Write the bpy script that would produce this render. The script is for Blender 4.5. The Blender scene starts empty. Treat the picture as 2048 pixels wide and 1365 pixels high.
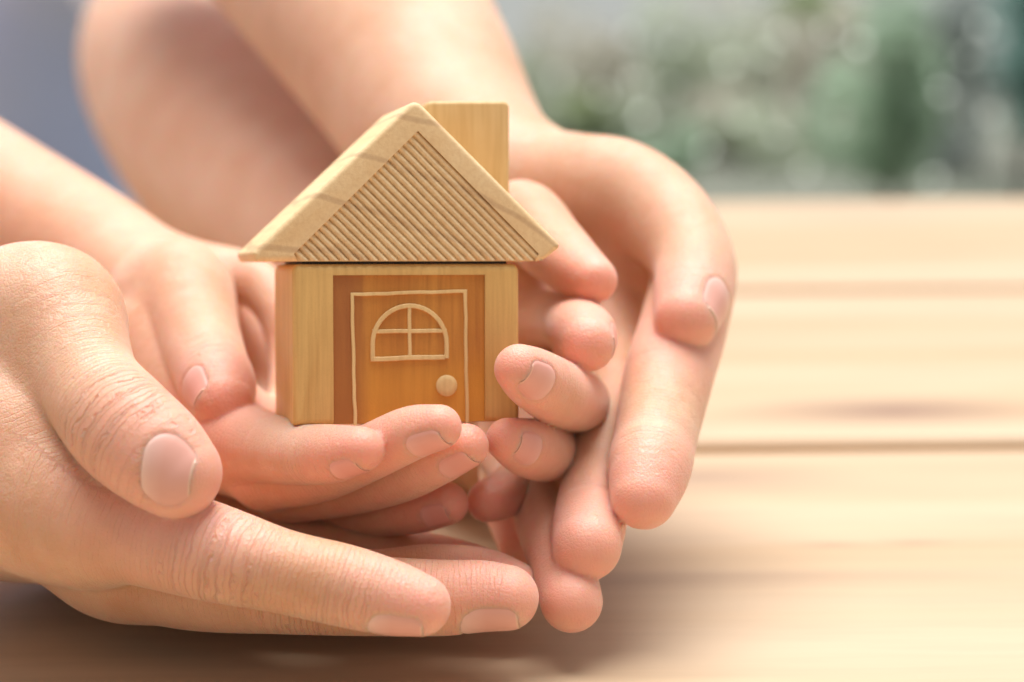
import bpy, bmesh, math, random
import numpy as np
from mathutils import Vector, Matrix, Euler
random.seed(4); rng = np.random.default_rng(4)
R = math.radians
C = bpy.context.scene.collection
sc = bpy.context.scene

# ------------------------------------------------------------------ camera
FPX, CX, CY = 3982.0, 1024.0, 682.5          # focal length in photograph pixels
TABLE_Z = 0.75
CAM_H = 0.153                                # above the table top
PITCH, ROLL = 12.65, -0.6
cam_d = bpy.data.cameras.new('camera'); cam = bpy.data.objects.new('camera', cam_d); C.objects.link(cam)
cam_d.sensor_width = 36.0; cam_d.lens = 36.0*FPX/2048.0
cam_d.clip_start = 0.02; cam_d.clip_end = 400
cam.rotation_euler = (Matrix.Rotation(R(90-PITCH), 3, 'X') @ Matrix.Rotation(R(ROLL), 3, 'Z')).to_euler()
cam.location = (0, 0, TABLE_Z+CAM_H)
cam_d.dof.use_dof = True
cam_d.dof.focus_distance = 0.395
cam_d.dof.aperture_fstop = 8.0
cam_d.dof.aperture_blades = 0
sc.camera = cam
M3 = np.array(cam.rotation_euler.to_matrix()); CAM0 = np.array(cam.location)

# ------------------------------------------------------------------ world, sun, exposure
SUN_EL, SUN_AZ = 76.0, 10.0                  # azimuth from +Y (away from camera) towards +X
w = bpy.data.worlds.new('World'); sc.world = w; w.use_nodes = True
nt = w.node_tree; nt.nodes.clear()
sky = nt.nodes.new('ShaderNodeTexSky'); sky.sky_type = 'NISHITA'; sky.sun_disc = False
sky.sun_elevation = R(SUN_EL); sky.sun_rotation = R(SUN_AZ); sky.air_density = 1.0; sky.dust_density = 4.0; sky.ozone_density = 1.0
hs = nt.nodes.new('ShaderNodeHueSaturation'); hs.inputs['Saturation'].default_value = 0.12
wm = nt.nodes.new('ShaderNodeMix'); wm.data_type = 'RGBA'; wm.blend_type = 'MULTIPLY'; wm.inputs[0].default_value = 1.0; wm.inputs[7].default_value = (1.0, 0.98, 0.97, 1)   # thin warm overcast, the same over the whole sky
bg = nt.nodes.new('ShaderNodeBackground'); bg.inputs['Strength'].default_value = 0.072
out = nt.nodes.new('ShaderNodeOutputWorld')
nt.links.new(sky.outputs[0], hs.inputs['Color']); nt.links.new(hs.outputs[0], wm.inputs[6]); nt.links.new(wm.outputs[2], bg.inputs['Color']); nt.links.new(bg.outputs[0], out.inputs[0])
sd = bpy.data.lights.new('sun', 'SUN'); sd.energy = 2.95; sd.angle = R(50); sd.color = (1.0, 0.97, 0.975)
sun = bpy.data.objects.new('sun', sd); C.objects.link(sun)
sdir = Vector((math.sin(R(SUN_AZ))*math.cos(R(SUN_EL)), math.cos(R(SUN_AZ))*math.cos(R(SUN_EL)), math.sin(R(SUN_EL))))
sun.rotation_euler = sdir.to_track_quat('Z', 'Y').to_euler(); sun.location = (1, 1, 4)
sc.view_settings.view_transform = 'Standard'; sc.view_settings.look = 'None'
sc.view_settings.gamma = 1; sc.view_settings.exposure = 0.70
sc.cycles.use_denoising = True
sc.cycles.max_bounces = 8; sc.cycles.sample_clamp_indirect = 6

# ------------------------------------------------------------------ helpers
def P(px, py, D):                            # photograph pixel and depth (cm) -> camera space (cm)
    return np.array([(px-CX)/FPX*D, -(py-CY)/FPX*D, -D])
def to_world(p): return np.asarray(p)*0.01 @ M3.T + CAM0
def tag(o, label=None, cat=None, group=None, kind=None):
    if label: o['label'] = label
    if cat: o['category'] = cat
    if group: o['group'] = group
    if kind: o['kind'] = kind
    return o
def empty(name, loc, parent=None):
    o = bpy.data.objects.new(name, None); o.empty_display_size = 0.02; C.objects.link(o); o.location = loc
    if parent: o.parent = parent
    return o
def mesh_obj(name, verts, faces, mat, parent=None, smooth=False, origin=None, attrs=None):
    verts = np.asarray(verts, dtype=np.float64)
    off = np.array(parent.matrix_basis.translation) if parent is not None and parent.parent is None and parent.type == 'EMPTY' else None
    if origin is not None: verts = verts-np.array(origin)
    me = bpy.data.meshes.new(name)
    if isinstance(faces, np.ndarray):
        nf = len(faces); k = faces.shape[1]
        me.vertices.add(len(verts)); me.vertices.foreach_set('co', verts.astype(np.float32).ravel())
        me.loops.add(nf*k); me.loops.foreach_set('vertex_index', faces.astype(np.int32).ravel())
        me.polygons.add(nf); me.polygons.foreach_set('loop_start', np.arange(0, nf*k, k, dtype=np.int32))
        me.update(calc_edges=True)
    else:
        me.from_pydata([tuple(v) for v in verts], [], faces)
    me.validate()
    if smooth: me.polygons.foreach_set('use_smooth', [True]*len(me.polygons))
    if attrs:
        for k_, v_ in attrs.items():
            a = me.attributes.new(k_, 'FLOAT', 'POINT'); a.data.foreach_set('value', v_.astype(np.float32))
    if mat: me.materials.append(mat)
    o = bpy.data.objects.new(name, me); C.objects.link(o)
    if parent is not None: o.parent = parent
    return o
def bm_obj(name, bm, mat, parent=None, smooth=False):
    me = bpy.data.meshes.new(name); bmesh.ops.recalc_face_normals(bm, faces=bm.faces[:]); bm.to_mesh(me); bm.free()
    if smooth: me.polygons.foreach_set('use_smooth', [True]*len(me.polygons))
    if mat: me.materials.append(mat)
    o = bpy.data.objects.new(name, me); C.objects.link(o)
    if parent is not None: o.parent = parent
    return o

class NT:
    def __init__(s, name):
        s.m = bpy.data.materials.new(name); s.m.use_nodes = True; s.t = s.m.node_tree; s.t.nodes.clear()
        s.out = s.t.nodes.new('ShaderNodeOutputMaterial'); s.b = s.t.nodes.new('ShaderNodeBsdfPrincipled')
        s.t.links.new(s.b.outputs[0], s.out.inputs[0])
    def n(s, typ, **kw):
        nd = s.t.nodes.new(typ)
        for k, v in kw.items():
            if k.startswith('i_'):
                key = k[2:]; key = int(key) if key.isdigit() else key
                nd.inputs[key].default_value = v
            else: setattr(nd, k, v)
        return nd
    def l(s, a, b): s.t.links.new(a, b)
    def math(s, op, a, b=None, c=None, clamp=False):
        nd = s.t.nodes.new('ShaderNodeMath'); nd.operation = op; nd.use_clamp = clamp
        for i, x in enumerate((a, b, c)):
            if x is None: continue
            if isinstance(x, (int, float)): nd.inputs[i].default_value = x
            else: s.l(x, nd.inputs[i])
        return nd.outputs[0]
    def mix(s, f, a, b, blend='MIX'):
        nd = s.t.nodes.new('ShaderNodeMix'); nd.data_type = 'RGBA'; nd.blend_type = blend
        for idx, x in ((0, f), (6, a), (7, b)):
            if isinstance(x, (int, float)): nd.inputs[idx].default_value = x
            elif isinstance(x, (tuple, list)): nd.inputs[idx].default_value = (*x, 1)
            else: s.l(x, nd.inputs[idx])
        return nd.outputs[2]
    def ramp(s, f, stops):
        nd = s.t.nodes.new('ShaderNodeValToRGB'); e = nd.color_ramp.elements
        while len(e) < len(stops): e.new(0.5)
        for q, (p, c) in zip(e, stops):
            q.position = p; q.color = (*c, 1) if isinstance(c, (tuple, list)) else (c, c, c, 1)
        s.l(f, nd.inputs[0]); return nd.outputs[0]
    def coords(s, scale=(1, 1, 1), rot=(0, 0, 0), loc=(0, 0, 0), kind='Object'):
        tc = s.n('ShaderNodeTexCoord'); mp = s.n('ShaderNodeMapping')
        mp.inputs['Scale'].default_value = scale; mp.inputs['Rotation'].default_value = rot; mp.inputs['Location'].default_value = loc
        s.l(tc.outputs[kind], mp.inputs[0]); return mp.outputs[0]
    def noise(s, vec, scale, detail=3, rough=0.5, dist=0.0):
        nd = s.n('ShaderNodeTexNoise'); nd.inputs['Scale'].default_value = scale; nd.inputs['Detail'].default_value = detail
        nd.inputs['Roughness'].default_value = rough; nd.inputs['Distortion'].default_value = dist
        s.l(vec, nd.inputs['Vector']); return nd.outputs['Fac']
    def bump(s, h, strength, dist, normal=None):
        nd = s.n('ShaderNodeBump'); nd.inputs['Strength'].default_value = strength; nd.inputs['Distance'].default_value = dist
        s.l(h, nd.inputs['Height'])
        if normal is not None: s.l(normal, nd.inputs['Normal'])
        return nd.outputs[0]

# ------------------------------------------------------------------ materials
def skin_mat(name, base, deep, tipc):
    t = NT(name); v = t.coords(kind='Object')
    att = lambda n_: t.n('ShaderNodeAttribute', attribute_name=n_).outputs['Fac']
    n1 = t.noise(v, 38, 3, 0.6); n2 = t.noise(v, 420, 3, 0.6); n3 = t.noise(v, 110, 2, 0.55, 0.5); n4 = t.noise(v, 1500, 2, 0.6)
    c = t.mix(t.ramp(n1, [(0.32, 0.0), (0.68, 1.0)]), base, deep)
    c = t.mix(t.math('MULTIPLY', t.ramp(n3, [(0.45, 0.0), (0.75, 1.0)]), 0.35), c, (0.83, 0.47, 0.33))
    c = t.mix(t.math('MULTIPLY', t.ramp(n2, [(0.4, 0.0), (0.8, 1.0)]), 0.28), c, (0.66, 0.33, 0.19))
    c = t.mix(t.math('MULTIPLY', t.ramp(n4, [(0.55, 0.0), (0.8, 1.0)]), 0.18), c, (0.60, 0.30, 0.18))
    c = t.mix(t.math('MULTIPLY', att('tip'), 0.85), c, tipc)
    t_wr = t.math('MULTIPLY', att('wr'), 0.30)
    # transverse lines: the along-the-finger coordinate, bent by noise
    nd = t.noise(v, 170, 2, 0.5); nf = t.noise(v, 700, 2, 0.5)
    def lines(freq, dist, width):
        wt = t.math('ADD', t.math('MULTIPLY', att('wt'), freq), t.math('ADD', t.math('MULTIPLY', nd, dist), t.math('MULTIPLY', nf, dist*0.18)))
        return t.ramp(t.math('ABSOLUTE', t.math('SINE', wt)), [(0.0, 1.0), (width, 0.0)])
    big = t.math('MULTIPLY', lines(1.25, 3.6, 0.16), att('wr'))
    mid = t.math('MULTIPLY', lines(2.9, 4.5, 0.35), t.math('ADD', t.math('MULTIPLY', att('wr'), 0.5), 0.06))
    brk = t.ramp(t.noise(v, 330, 2, 0.6), [(0.35, 0.25), (0.55, 1.0)])
    crm = t.math('MULTIPLY', t.math('ADD', big, mid), brk)
    c = t.mix(t.math('MULTIPLY', crm, 0.4), c, (0.52, 0.24, 0.13))
    t.l(c, t.b.inputs['Base Color'])
    t.b.inputs['Subsurface Weight'].default_value = 1.0
    t.b.inputs['Subsurface Radius'].default_value = (1.0, 0.32, 0.16)
    t.b.inputs['Subsurface Scale'].default_value = 0.0032
    t.l(t.math('ADD', t.math('MULTIPLY', n2, 0.25), 0.36), t.b.inputs['Roughness'])
    t.b.inputs['Specular IOR Level'].default_value = 0.75; t.b.inputs['Sheen Weight'].default_value = 0.22; t.b.inputs['Sheen Roughness'].default_value = 0.45; t.b.inputs['Sheen Tint'].default_value = (1, 0.93, 0.9, 1)
    t.b.inputs['IOR'].default_value = 1.4
    vo = t.n('ShaderNodeTexVoronoi'); vo.feature = 'DISTANCE_TO_EDGE'; vo.inputs['Scale'].default_value = 1250
    t.l(v, vo.inputs['Vector'])
    h = t.math('ADD', t.ramp(vo.outputs['Distance'], [(0.0, 0.0), (0.22, 1.0)]), t.math('MULTIPLY', n4, 0.8))
    nrm = t.bump(h, 0.20, 0.0005)
    nrm = t.bump(t.math('SUBTRACT', 1.0, crm), 1.0, 0.0016, nrm)
    rg = t.math('SINE', t.math('ADD', t.math('MULTIPLY', att('wt'), 11.0), t.math('MULTIPLY', t.noise(v, 90, 1), 16.0)))
    nrm = t.bump(t.math('MULTIPLY', rg, att('tip')), 0.06, 0.0004, nrm)
    nrm = t.bump(t.noise(v, 130, 2, 0.5), 0.25, 0.0016, nrm)
    t.l(nrm, t.b.inputs['Normal'])
    return t.m
M_ADULT = skin_mat('adult_skin', (0.79, 0.51, 0.345), (0.67, 0.35, 0.19), (0.88, 0.44, 0.34))
M_CHILD = skin_mat('child_skin', (0.81, 0.525, 0.37), (0.73, 0.38, 0.225), (0.90, 0.42, 0.32))

def nail_mat(name, k):
    t = NT(name)
    f = t.n('ShaderNodeAttribute', attribute_name='along').outputs['Fac']
    c = t.ramp(f, [(0.0, (0.90, 0.62, 0.52)), (0.2, (0.82, 0.50, 0.42)), (0.45, (0.78, 0.42, 0.34)), (0.95, (0.78, 0.41, 0.33)), (0.975, (0.84, 0.56, 0.42)), (1.0, (0.82, 0.54, 0.40))])
    c = t.mix(k, c, (0.86, 0.38, 0.31))
    t.l(c, t.b.inputs['Base Color']); t.b.inputs['Roughness'].default_value = 0.30; t.b.inputs['Specular IOR Level'].default_value = 0.38
    t.b.inputs['Subsurface Weight'].default_value = 0.0
    v = t.coords(); t.l(t.bump(t.noise(v, 500, 2), 0.05, 0.0003), t.b.inputs['Normal'])
    return t.m
M_NAIL = nail_mat('adult_fingernail', 0.0); M_NAIL_C = nail_mat('child_fingernail', 0.3)

def wood(name, c1, c2, c3, scale=1.0, axis='Z', rough=0.5, grain=1.0, speck=0.5, bumpd=0.00025, ring=0.0):
    """fibres run along the given object axis"""
    t = NT(name)
    s = {'X': (0.05, 1, 1), 'Y': (1, 0.05, 1), 'Z': (1, 1, 0.05)}[axis]
    s = tuple(q*scale for q in s)
    v = t.coords(scale=s); v0 = t.coords()
    f1 = t.noise(v, 90, 4, 0.6, 0.6); f2 = t.noise(v, 900, 2, 0.6); f3 = t.noise(v0, 60*scale, 3, 0.6); sp = t.noise(v0, 2600, 2, 0.7)
    c = t.mix(t.ramp(f1, [(0.35, 0.0), (0.65, 1.0)]), c1, c2)
    c = t.mix(t.math('MULTIPLY', t.ramp(f2, [(0.4, 0.0), (0.75, 1.0)]), 0.5*grain), c, c3)
    c = t.mix(t.math('MULTIPLY', t.ramp(f3, [(0.45, 0.0), (0.8, 1.0)]), 0.35), c, c3)
    c = t.mix(t.math('MULTIPLY', t.ramp(sp, [(0.58, 0.0), (0.72, 1.0)]), speck), c, c3)
    if ring > 0:
        wv = t.n('ShaderNodeTexWave'); wv.wave_type = 'RINGS'; wv.rings_direction = 'Y'; wv.inputs['Scale'].default_value = 31; wv.inputs['Distortion'].default_value = 2.2
        wv.inputs['Detail'].default_value = 2; wv.inputs['Detail Scale'].default_value = 1.2
        t.l(t.coords(loc=(0.012, 0, 0.060)), wv.inputs['Vector'])
        rr = t.ramp(wv.outputs['Fac'], [(0.0, 0.0), (0.95, 0.0), (0.995, 1.0), (1.0, 1.0)])
        c = t.mix(t.math('MULTIPLY', rr, ring), c, (0.36, 0.19, 0.11))
    t.l(c, t.b.inputs['Base Color']); t.b.inputs['Roughness'].default_value = rough; t.b.inputs['Specular IOR Level'].default_value = 0.35
    h = t.math('ADD', t.math('MULTIPLY', f2, 0.7), t.math('MULTIPLY', sp, 0.6))
    t.l(t.bump(h, 0.35, bumpd), t.b.inputs['Normal'])
    return t.m
M_ROOF = wood('beech_end_grain', (0.92, 0.70, 0.40), (0.87, 0.62, 0.33), (0.72, 0.47, 0.24), axis='Y', rough=0.6, ring=0.34, speck=0.35)
M_RIDGE = wood('beech_carved', (0.90, 0.70, 0.42), (0.84, 0.62, 0.35), (0.62, 0.41, 0.21), axis='Y', rough=0.55, ring=0.2, speck=0.4)
M_WALL = wood('beech_block', (0.80, 0.52, 0.19), (0.73, 0.445, 0.15), (0.52, 0.29, 0.09), axis='Z', rough=0.45, speck=0.3)
M_CHIM = wood('pine_block', (0.82, 0.58, 0.28), (0.76, 0.50, 0.22), (0.60, 0.36, 0.13), axis='Z', rough=0.5, grain=1.3, speck=0.15)
M_DOOR = wood('stained_door_wood', (0.72, 0.33, 0.065), (0.60, 0.24, 0.045), (0.40, 0.14, 0.03), axis='Z', rough=0.42, grain=1.2, speck=0.25)
M_TRIM = wood('pale_relief_wood', (0.90, 0.67, 0.32), (0.84, 0.58, 0.26), (0.64, 0.40, 0.17), axis='Z', rough=0.5, speck=0.3)
def simple(name, col, rough=0.7, var=0.25, scale=8):
    t = NT(name); n_ = t.noise(t.coords(), scale, 4, 0.6)
    c = t.mix(t.math('MULTIPLY', n_, var*2), col, tuple(q*0.45 for q in col)); t.l(c, t.b.inputs['Base Color'])
    t.b.inputs['Roughness'].default_value = rough; return t.m
M_DARK = simple('gap_shade', (0.02, 0.015, 0.012))  # painted shade for the gap under the roof

# ------------------------------------------------------------------ signed-distance modelling of arms and hands (camera space, cm)
def catmull(pts, n=6):
    pts = np.array(pts, float)
    ext = np.vstack([2*pts[0]-pts[1], pts, 2*pts[-1]-pts[-2]])
    o = []
    for i in range(1, len(ext)-2):
        p0, p1, p2, p3 = ext[i-1:i+3]
        for q in range(n):
            t = q/n
            o.append(0.5*((2*p1)+(-p0+p2)*t+(2*p0-5*p1+4*p2-p3)*t*t+(-p0+3*p1-3*p2+p3)*t**3))
    o.append(pts[-1]); return np.array(o)
def chain(spec, n=6):
    """spec rows: px, py, depth cm, radius in photograph px"""
    rows = [np.append(P(x, y, D), r*D/FPX) for x, y, D, r in spec]
    if len(rows) == 1: rows = [rows[0], rows[0]+np.array([0.01, 0, 0, 0])]
    return catmull(rows, n) if len(rows) > 2 else np.array(rows)
def seg_d(p, a, b):
    ab = b[:3]-a[:3]; L2 = float(ab@ab)+1e-9
    v = p-a[:3].astype(np.float32)
    L = math.sqrt(L2); k = float(np.clip((b[3]-a[3])/L, -0.9, 0.9)) if L > 0.02 else 0.0
    x = (v@ab.astype(np.float32))/L
    y = np.sqrt(np.maximum((v*v).sum(-1)-x*x, 0))
    t = np.clip((x+k/math.sqrt(1-k*k)*y)/L, 0, 1)
    q = v-t[..., None]*ab.astype(np.float32)
    return np.sqrt((q*q).sum(-1))-(a[3]+t*(b[3]-a[3])).astype(np.float32)
def smin(a, b, k):
    h = np.maximum(k-np.abs(a-b), 0)/np.maximum(k, 1e-4)
    return np.minimum(a, b)-h*h*k*0.25

class Body:
    def __init__(s, palm, digits, kpalm=0.8):
        s.palm = [chain(c) for c in palm]; s.kp = kpalm
        s.dig = []
        for d in digits:
            s.dig.append(dict(ch=chain(d['p']), k0=d.get('k', 0.7), R=d.get('R', 2.5), spec=d))
        s.nails = []; s.creases = []
        for d in s.dig:
            for c, dep, sg, rad in d['spec'].get('cr', []):
                q = P(*c); ch = d['ch']; i = int(np.argmin(np.linalg.norm(ch[:, :3]-q, axis=1))); i = min(max(i, 2), len(ch)-3)
                ax = ch[i+2][:3]-ch[i-2][:3]; ax /= np.linalg.norm(ax)
                s.creases.append((q.astype(np.float32), ax.astype(np.float32), None, dep, sg, rad))
        for d in s.dig:
            for nl in d['spec'].get('nails', []): s.add_nail(d, **nl)
    def add_nail(s, d, back=0.5, n=(0, 0, 1), L=1.1, W=1.0, up=0.0, yaw=0.0, fwd=0.0):
        ch = d['ch']; acc = 0; i = len(ch)-1
        p = ch[-1].copy()
        seg = []
        while i > 0 and acc < back:
            st = np.linalg.norm(ch[i][:3]-ch[i-1][:3])
            if acc+st >= back:
                f = (back-acc)/st; p = ch[i]*(1-f)+ch[i-1]*f; acc = back; break
            acc += st; i -= 1
        q0 = ch[max(i-6, 0)][:3]
        a = ch[-1][:3]-q0; a /= np.linalg.norm(a)
        n_ = np.array(n, float); n_ -= (n_@a)*a; n_ /= np.linalg.norm(n_)
        if yaw:
            sv = np.cross(a, n_); a = a*math.cos(yaw)+sv*math.sin(yaw)
        sv = np.cross(a, n_)
        r = p[3]
        s.nails.append(dict(o=p[:3]+a*fwd, a=a, n=n_, s=sv, R=r-0.03+up, L=L, W=W, tip=ch[-1]))
    @staticmethod
    def outline(x, y, L, W):
        """2d distance to the nail outline: x across (arc), y along (+ towards the tip)"""
        hw = W/2; hl = L/2
        rr = hw*0.75
        yy = y
        qx = np.abs(x)-(hw-rr); qy = np.where(yy < 0, -yy-(hl-rr), yy-(hl-rr*0.6))
        rq = np.where(yy < 0, rr, rr*0.6)
        qx = np.abs(x)-(hw-rq)
        return np.sqrt(np.maximum(qx, 0)**2+np.maximum(qy, 0)**2)+np.minimum(np.maximum(qx, qy), 0)-rq
    def local(s, nl, p):
        v = p-nl['o'].astype(np.float32)
        y = v@nl['a'].astype(np.float32); x = v@nl['s'].astype(np.float32); z = v@nl['n'].astype(np.float32)
        rad = np.sqrt(x*x+z*z); th = np.arctan2(x, z)
        return th*nl['R'], y, rad-nl['R']
    def eval(s, p, cen=None, hd=0.0, nails=True):
        """p (B,K,3); cen (B,3) block centres used to skip far segments"""
        B = p.shape[0]
        allch = s.palm+[d['ch'] for d in s.dig]
        segs = [(ci, a, b) for ci, ch in enumerate(allch) for a, b in zip(ch[:-1], ch[1:])]
        if cen is not None:
            dc = np.stack([seg_d(cen, a, b) for _, a, b in segs], 1)
            cut = dc.min(1)+2*hd+1.0
        def chain_d(ci):
            o = np.full(p.shape[:2], 9.0, np.float32)
            for si, (cj, a, b) in enumerate(segs):
                if cj != ci: continue
                if cen is None: o = np.minimum(o, seg_d(p, a, b))
                else:
                    m = np.nonzero(dc[:, si] < cut)[0]
                    if len(m): o[m] = np.minimum(o[m], seg_d(p[m], a, b))
            return o
        A = None
        for ci in range(len(s.palm)):
            d = chain_d(ci); A = d if A is None else smin(A, d, s.kp)
        F = None
        for j, dg in enumerate(s.dig):
            d = chain_d(len(s.palm)+j)
            b0 = dg['ch'][0][:3].astype(np.float32)
            k = dg['k0']*np.clip(1-(np.sqrt(((p-b0)**2).sum(-1))-dg['R']*0.4)/dg['R'], 0, 1)+0.03
            fa = smin(A, d, k)
            F = fa if F is None else smin(F, fa, 0.05)
        D = F if F is not None else A
        for cp, cax, cdn, dep, sg, rad in s.creases:
            v = p-cp; al = v@cax; r2 = (v*v).sum(-1)
            D += dep*np.exp(-(al/sg)**2-r2/(rad*rad))
        for nl in (s.nails if nails else []):
            if cen is not None:
                m = np.nonzero(((cen-nl['o'])**2).sum(1) < (nl['L']+nl['W']+hd)**2)[0]
            else: m = np.arange(B)
            if not len(m): continue
            x, y, h = s.local(nl, p[m])
            o2 = s.outline(x, y+0.02, nl['L']-0.04, nl['W'])
            cv = np.maximum(o2-0.004, -(D[m]+0.035))
            cv = np.where((np.abs(x) > nl['R']*1.5) | (h < -0.5*nl['R']), 1.0, cv)
            dd = D[m]; kk = 0.025
            hh = np.maximum(kk-np.abs(dd+cv), 0)/kk
            D[m] = np.maximum(dd, -cv)+hh*hh*kk*0.25
        return D
    def mesh(s, h, bound=None):
        allch = np.vstack(s.palm+[d['ch'] for d in s.dig])
        lo = (allch[:, :3]-allch[:, 3:4]).min(0)-0.6; hi = (allch[:, :3]+allch[:, 3:4]).max(0)+0.6
        N = 8; bs = N*h; hd = bs*0.87
        nb = np.ceil((hi-lo)/bs).astype(int)
        g = np.stack(np.meshgrid(*[np.arange(k) for k in nb], indexing='ij'), -1).reshape(-1, 3)
        cen = (lo+(g+0.5)*bs).astype(np.float32)
        dm = np.full(len(g), 9, np.float32)
        for a, b in ((a, b) for ch in s.palm+[d['ch'] for d in s.dig] for a, b in zip(ch[:-1], ch[1:])):
            dm = np.minimum(dm, seg_d(cen, a, b))
        cand = np.nonzero((dm < hd+0.35) & (dm > -hd-2.0))[0]
        g = g[cand]; cen = cen[cand]
        dcen = s.eval(cen[:, None, :], cen, 0.0)[:, 0]
        keep = np.abs(dcen) < hd*1.25+0.12
        g = g[keep]; cen = cen[keep]
        loc = np.stack(np.meshgrid(*[np.arange(N+1)]*3, indexing='ij'), -1).reshape(-1, 3)
        D = np.empty((len(g), (N+1)**3), np.float32)
        for i0 in range(0, len(g), 256):
            gg = g[i0:i0+256]
            p = (lo+(gg[:, None, :]*N+loc[None])*h).astype(np.float32)
            D[i0:i0+256] = s.eval(p, cen[i0:i0+256], hd)
        D = D.reshape(len(g), N+1, N+1, N+1)
        S = D < 0
        dims = nb*N+2
        key = lambda c: (c[:, 0]*dims[1]+c[:, 1])*dims[2]+c[:, 2]
        # active cells
        cnt = np.zeros((len(g), N, N, N), np.int8)
        for dx in (0, 1):
            for dy in (0, 1):
                for dz in (0, 1): cnt += S[:, dx:dx+N, dy:dy+N, dz:dz+N]
        bi, ci, cj, ck = np.nonzero((cnt > 0) & (cnt < 8))
        acc = np.zeros((len(bi), 3)); num = np.zeros(len(bi))
        cor = [(x, y, z) for x in (0, 1) for y in (0, 1) for z in (0, 1)]
        for c0 in cor:
            for ax in range(3):
                if c0[ax]: continue
                c1 = list(c0); c1[ax] = 1
                d0 = D[bi, ci+c0[0], cj+c0[1], ck+c0[2]]; d1 = D[bi, ci+c1[0], cj+c1[1], ck+c1[2]]
                m = (d0 < 0) != (d1 < 0)
                t = np.where(m, d0/np.where(m, d0-d1, 1), 0)
                pos = np.array(c0, float)[None]+np.zeros((len(bi), 3)); pos[:, ax] += t
                acc += pos*m[:, None]; num += m
        cell = g[bi]*N+np.stack([ci, cj, ck], 1)
        V = lo+(cell+acc/num[:, None])*h
        ks = key(cell); order = np.argsort(ks); ks_s = ks[order]
        faces = []
        for ax in range(3):
            sl0 = [slice(None), slice(0, N), slice(0, N), slice(0, N)]; sl1 = list(sl0); sl1[ax+1] = slice(1, N+1)
            s0 = S[tuple(sl0)]; s1 = S[tuple(sl1)]
            b_, i_, j_, k_ = np.nonzero(s0 != s1)
            c = g[b_]*N+np.stack([i_, j_, k_], 1); flip = s0[b_, i_, j_, k_]
            u, v = (ax+1) % 3, (ax+2) % 3
            qs = []
            for du, dv in ((0, 0), (-1, 0), (-1, -1), (0, -1)):
                cc = c.copy(); cc[:, u] += du; cc[:, v] += dv
                kk = key(cc); ix = np.searchsorted(ks_s, kk); ix = np.minimum(ix, len(ks_s)-1)
                ok = ks_s[ix] == kk
                qs.append((order[ix], ok))
            ok = qs[0][1] & qs[1][1] & qs[2][1] & qs[3][1]
            q = np.stack([a for a, _ in qs], 1)[ok]; fl = flip[ok]
            q[~fl] = q[~fl][:, ::-1]
            faces.append(q)
        F = np.vstack(faces)
        return V, F
    def attrs(s, V, F):
        p = V
        # normals
        n = np.zeros_like(V); fn = np.cross(V[F[:, 2]]-V[F[:, 0]], V[F[:, 3]]-V[F[:, 1]])
        for k in range(4): np.add.at(n, F[:, k], fn)
        n /= np.linalg.norm(n, axis=1)[:, None]+1e-12
        tip = np.zeros(len(V)); wr = np.zeros(len(V)); wt = np.zeros(len(V))
        for d in s.dig:
            ch = d['ch']; tp = ch[-1]
            dist = np.linalg.norm(p-tp[:3], axis=1)
            tip = np.maximum(tip, np.clip(1.25-dist/(tp[3]*2.6), 0, 1))
        best = np.full(len(V), 9.0); pf = p.astype(np.float32)
        for d in s.dig:
            ch = d['ch']; acc = 0.0
            for a, b in zip(ch[:-1], ch[1:]):
                ab = b[:3]-a[:3]; L = np.linalg.norm(ab)
                dd = seg_d(pf, a, b); m = dd < best
                tt = np.clip(((p[m]-a[:3])@ab)/(L*L+1e-9), 0, 1)
                wt[m] = (acc+tt*L)*10; best[m] = dd[m]; acc += L
            for wv in d['spec'].get('wr', []):
                c = P(*wv[0]); i = int(np.argmin(np.linalg.norm(ch[:, :3]-c, axis=1))); i = min(max(i, 1), len(ch)-2)
                ax = ch[i+1][:3]-ch[i-1][:3]; ax /= np.linalg.norm(ax)
                v = p-c; al = v@ax; dn = np.linalg.norm(v-al[:, None]*ax, axis=1)
                wr = np.maximum(wr, np.exp(-(al/wv[1])**2-(dn/(wv[1]*1.2))**2)*wv[2])
        return dict(tip=tip, wr=wr, wt=wt)
    def nail_meshes(s, parent, base, nmat):
        for nl in s.nails:
            nu, nv = 22, 26; L, W = nl['L'], nl['W']
            top = []; al = []
            for j in range(nv+1):
                for i in range(nu+1):
                    x = (i/nu*2-1); y = (j/nv*2-1)
                    # square -> rounded outline
                    yy = y*L/2
                    # half-width at this y by bisection of the outline
                    lo_, hi_ = 0.0, W/2
                    for _ in range(14):
                        mid = (lo_+hi_)/2
                        if float(s.outline(np.array(mid), np.array(yy*0.998), L, W)) < 0: lo_ = mid
                        else: hi_ = mid
                    X = x*lo_
                    top.append((X/nl['R'], yy, x, y)); al.append((y+1)/2)
            q = np.array(top); th = q[:, 0]; dirs = np.sin(th)[:, None]*nl['s']+np.cos(th)[:, None]*nl['n']
            base_ = nl['o']+q[:, 1:2]*nl['a']; rad = np.full(len(q), nl['R']*1.5)
            ex = np.maximum(np.abs(q[:, 2]), np.maximum(-q[:, 3], 0)); yd = np.maximum(q[:, 3]-0.35, 0)
            target = -0.004-0.025*np.maximum(ex-0.8, 0)/0.2+0.03*yd**2
            for _ in range(22):
                pp = (base_+dirs*rad[:, None]).astype(np.float32)
                dd = s.eval(pp[None], nails=False)[0]; rad = np.maximum(rad-(dd-target)*0.8, nl['R']*0.25)
            top = list(base_+dirs*rad[:, None])
            top = np.array(top); bot = []
            for q, p_ in enumerate(top):
                v = p_-nl['o']; v = v-(v@nl['a'])*nl['a']; v /= np.linalg.norm(v)+1e-9
                bot.append(p_-v*0.03)
            V = np.vstack([top, np.array(bot)]); n1 = len(top); F = []
            idx = lambda i, j: j*(nu+1)+i
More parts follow.
